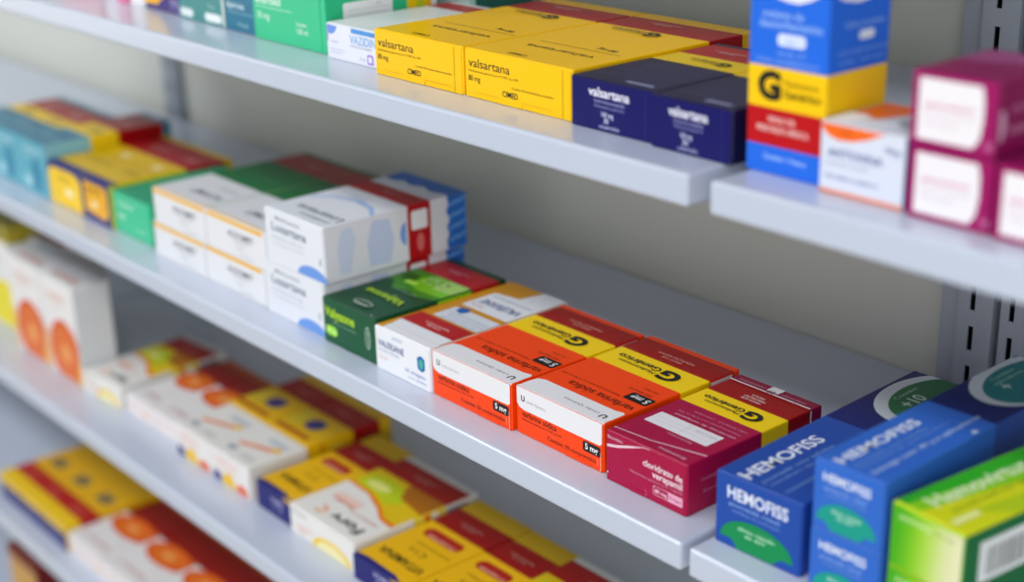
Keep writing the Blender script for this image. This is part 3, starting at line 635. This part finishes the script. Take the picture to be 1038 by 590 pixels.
def fruit_box(label, x0, x1, y, z, h, yaw=0, first=False):
    """white front half with black name, a fruit picture, red band and white end"""
    w = (x1 - x0) * 1000
    T = [band([(0.8, 62), (w * .35, 60), (w * .62, 50), (w * .8, 40), (w - .8, 38)], [(0.8, 66), (w * .35, 64), (w * .62, 55), (w * .8, 45), (w - .8, 44)], 'e07a10'),
         poly([(.8, 66), (w * .35, 64), (w * .62, 55), (w * .8, 45), (w - .8, 44), (w - .8, 98), (.8, 98)], 'd9b80e'),
         poly([(6, 68), (w * .4, 66), (w * .62, 60), (w * .72, 70), (w * .6, 86), (w * .3, 92), (8, 88)], 'b9c814'), ell(w * .3, 76, w * .16, 6, 'dfe07a'),
         poly([(w * .5, 92), (w * .62, 76), (w - .8, 70), (w - .8, 98), (w * .5, 98)], 'b06a0c')]
    T += [tx('Forv', w - 12, 20, 11, '26262a', w=w * .44, rot=180, b=1.8), tx('C', w * .36, 20, 11, 'e88a2c', w=11, rot=180, b=2.0), rr(w * .14, 34, w * .52, 46, 5, 'e8c9be'), tx('limão', w * .48, 37, 5, 'd0603c', w=w * .3, rot=180, b=1), tx('vitamina C 1 g', w - 10, 32, 4, 'd09a8c', w=w * .4, rot=180, b=.3)]
    T += venda(w / 2, 110, 1.1, 'd89a90')
    return carton(label, z, x0, x1, y, h, 0.134, [(62, {'*': 'e2e0dc'}), (97, {'*': 'e6c014', 'R': 'e8d44a'}), (126, {'*': 'a0120e', 'R': 'd9d6d2'}), (134, 'd3d5d4')], 'e6e4e0', yaw=yaw, group=GC,
                  F=[ell(w * .64, .9, w * .3, 14, 'eec81c', 0, 180), ell(w * .64, .9, w * .24, 10.5, 'f0e6b0', 0, 180), tx('Forv', 5, h * 1000 - 7, 4, '8a8a90', w=22, b=.8), tx('vitamina C', 10, 9, 4.4, 'e8b4a8', w=28, b=.8), tx('limão', 14, 5, 3, 'e8b4a8', b=.5)],
                  T=T, R=[rect(74, 1, 80, h * 1000 - 1, 'd9601a'), rect(82, 1, 89, h * 1000 - 1, 'ece8d8'), rect(98, 4, 122, h * 1000 - 4, '7d8088')] + [rect(4 + 6 * i, 2, 8 + 6 * i, 5, 'ddd2b4') for i in range(9)])
fruit_box('white and lime fruit box beside the standing orange slice carton', -1.4560, -1.3790, -0.2565, ZC, 0.0250, 5)
slice_box('flat white carton with orange slice, beside the fruit box on the third shelf', ZC, -1.3745, -1.3205, -0.2500, 0.0225, 0.126, GC)
slice_box('flat white carton with orange slice, beside the thick white pair', ZC, -1.3195, -1.2515, -0.2500, 0.0225, 0.126, GC)
for i, (x0, x1, t) in enumerate(((-1.2505, -1.1802, 'thick white box with colour marks along its foot, left one of two'), (-1.1795, -1.1090, 'thick white box with colour marks along its foot, right one of two'))):
    carton(t, ZC, x0, x1, -0.2585, 0.0332, 0.064, [(64, 'dedcd8')], 'e6e3e2', group='thick white boxes with colour marks',
           F=[poly([(1.5, 1), (19, 1), (17, 9), (3, 11)], '2c3480'), poly([(19, 1), (46, 1), (42, 9), (34, 15), (24, 12), (20, 7)], 'f0c010'), poly([(46, 1), (67, 1), (64, 9), (52, 11), (46, 6)], 'e0693c'), tx('cálcio', 8, 22, 6, 'efc0b0', w=40, b=.9), tx('vitamina D', 10, 15, 4, 'efc8ba', w=36, b=.6)],
           T=[poly([(10, 26), (16, 22), (56, 34), (50, 40)], 'e2906a'), poly([(52, 34), (64, 37), (60, 44), (50, 42)], 'e8b838'), ell(18, 14, 8, 4, '9aa0a8'), rect(30, 44, 62, 52, 'b9c0c8'), tx('cálcio', 60, 14, 6, 'b8b4b4', w=24, rot=180, b=.6)],
           R=[rect(4 + 9 * k, 4, 9 + 9 * k, 8, 'd8cfb8') for k in range(6)])
for i, (x0, x1, t) in enumerate(((-1.2560, -1.1850, 'yellow box with navy oval behind the left thick white box'), (-1.1840, -1.1115, 'yellow box with navy oval behind the right thick white box'))):
    carton(t, ZC, x0, x1, -0.1925, 0.0335, 0.098, [(52, 'e4b40c'), (84, '9c100c'), (98, 'd9b010')], 'e0b40c', group='yellow boxes with navy oval',
           T=[rr(26, 22, 50, 42, 8, '3a3a7a'), rect(2, 6, 60, 12, 'a8480e'), poly([(4, 16), (24, 20), (22, 46), (4, 48)], 'd9be2c')] + venda(36, 66, 1.0, 'd08a80'),
           R=[rect(14, 4, 18, 30, 'c98a0a'), rect(26, 4, 38, 28, 'e2c02c')])

def navy_front(label, x0, x1, y, h=0.0270):
    w = (x1 - x0) * 1000
    carton(label, ZC, x0, x1, y, h, 0.137, [(1.2, NAVY), (8, {'*': NAVY, 'T': 'e4b00a', 'R': 'e4b00a'}), (83, 'e4b00a'), (114, '980c0a'), (137, 'd2a90c')], NAVY, group='navy fronted yellow boxes',
           F=[poly([(w * .72, h * 1000 - .8), (w * .86, h * 1000 - 4), (w - .9, h * 1000 - 6), (w - .9, h * 1000 - .8)], 'e9b80c'), tx('VITAMINA', w * .4, 14.5, 4.0, 'c4c4e8', w=w * .36, b=1.2), tx('C 1 g', w * .46, 9, 4.0, 'b0b0de', w=w * .24, b=1)],
           T=[poly([(.8, .8), (w * .9, .8), (w * .74, 5), (w * .2, 6), (.8, 4)], NAVY), tx('VITAMINA', w * .92, 27, 9, '3a2a06', w=w * .8, rot=180, b=1.4), tx('C 1 g', w * .66, 43, 6.5, '4a3606', w=w * .3, rot=180, b=1.2), tx('ácido ascórbico', w * .9, 52, 3, '5a4206', w=w * .62, rot=180, b=.3),
              rr(w * .16, 62, w * .82, 75, 6, 'a81c10'), tx('10 comprimidos', w * .76, 66.5, 4.4, 'e6b8a0', w=w * .5, rot=180, b=.8)] + venda(w / 2, 96, 1.0, 'cf9a90'), flap={'in': (.5, .7, .6, .4)})
navy_front('navy fronted yellow box between the thick white box and the fruit box', -1.0990, -1.0385, -0.2570)
fruit_box('white and lime fruit box between two navy fronted yellow boxes', -1.0370, -0.9365, -0.2600, ZC, 0.0285, 0, True)
navy_front('navy fronted yellow box just right of the fruit box', -0.9335, -0.8607, -0.2640, 0.0235)
navy_front('yellow box with red oval cut by the bottom edge of the picture', -0.8595, -0.7985, -0.2650, 0.0235)
fruit_box('white and lime fruit box at the bottom edge, rightmost on its shelf', -0.7970, -0.6950, -0.2660, ZC, 0.0262, 0)

# ================================================================== fourth shelf and below
GD = 'boxes on the fourth shelf'
for i, t in enumerate(('navy edged yellow box with red band, leftmost on the lower shelf', 'navy edged yellow box with red band, middle of three', 'navy edged yellow box with red band, beside the flat orange slice cartons')):
    x0 = -1.7110 + 0.0642 * i
    carton(t, ZD, x0, x0 + 0.0634, -0.2800, 0.0335, 0.125, [(19, {'*': 'e9c010'}), (43, {'*': 'b01a12'}), (112, {'*': 'dca80a'}), (125, 'e9c010')], '2f3478', group='navy edged yellow boxes',
           F=[rect(.8, 23, 62.6, 32.8, 'e9c010'), tx('vitamina', 10, 10, 4, '7a7fb4', w=30, b=.6)],
           T=[rr(16, 58, 46, 76, 5, '7a6a4a'), tx('C', 40, 66, 7, '3a3220', rot=180, b=1), tx('vitamina', 54, 30, 4, 'd88a70', w=36, rot=180, b=.6)])
for i, t in enumerate(('flat orange slice carton beside the navy edged yellow box', 'flat orange slice carton, second from the navy edged yellow boxes', 'flat orange slice carton, third from the navy edged yellow boxes', 'flat orange slice carton, fourth from the navy edged yellow boxes')):
    x0 = -1.5170 + 0.0855 * i
    slice_box(t, ZD, x0, x0 + 0.0845, -0.2780, 0.0275, 0.128, 'flat orange slice cartons', cut=42)
carton('brown and tan carton under the lower shelf at the bottom left edge', ZE, -1.7330, -1.6440, -0.2780, 0.144, 0.06, [(60, '6a1418')], 'c89a4c', group='boxes on the lowest shelf', F=[rect(1, 132, 88, 143, '6a1418'), rect(1, 1, 10, 128, 'c8a49a'), ell(48, 66, 30, 26, 'd8b470')])

# ------------------------------------------------------------------ light
def lamp(name, loc, tgt, sx, sy, power, col):
    li = bpy.data.lights.new(name, 'AREA')
    li.shape = 'RECTANGLE'
    li.size, li.size_y = sx, sy
    li.energy = power
    li.color = col
    o = bpy.data.objects.new(name, li)
    COL.objects.link(o)
    o.location = loc
    o.rotation_euler = (Vector(tgt) - Vector(loc)).to_track_quat('-Z', 'Y').to_euler()
    return o
for x in (-2.6, -0.9, 0.8):
    lamp('ceiling_lamp', (x, -1.75, 2.8), (x, -1.35, 0), 1.3, 0.5, LAMP, (0.97, 0.985, 1.0))
lamp('side_window_daylight', (-4.6, -2.2, 1.5), (-1.2, -0.2, 0.9), 1.8, 2.2, WIN, (1.0, 0.97, 0.92))
lamp('shop_front_daylight', (1.9, -3.3, 1.5), (-0.8, 0.0, 1.0), 4.2, 2.2, FRONT, (1.0, 0.985, 0.96))

wd = bpy.data.worlds.new('shop_air')
SC.world = wd
wd.use_nodes = True
bg = wd.node_tree.nodes['Background']
bg.inputs['Color'].default_value = (0.93, 0.97, 1.0, 1)
bg.inputs['Strength'].default_value = AMB

# ------------------------------------------------------------------ camera
cam = bpy.data.cameras.new('camera')
cam.sensor_width = 36.0
cam.lens = 1516.13 / 1038 * 36
co = bpy.data.objects.new('camera', cam)
COL.objects.link(co)
right = Vector((0.64698852, 0.76213338, -0.02363395))
down = Vector((0.25088827, -0.24204836, -0.93726606))
fwd = Vector((-0.72004231, 0.6004709, -0.34781284))
m = Matrix((right, -down, -fwd)).transposed().to_4x4()
m.translation = Vector((0.0, -0.86174, 1.44))
co.matrix_world = m
cam.clip_start = 0.02
cam.dof.use_dof = True
cam.dof.focus_distance = FOCUS
cam.dof.aperture_fstop = FSTOP
cam.dof.aperture_blades = 9
SC.camera = co

vs = SC.view_settings
vs.view_transform = 'Standard'
vs.look = 'None'
vs.gamma = 1.0
vs.use_curve_mapping = False
vs.exposure = EXPO
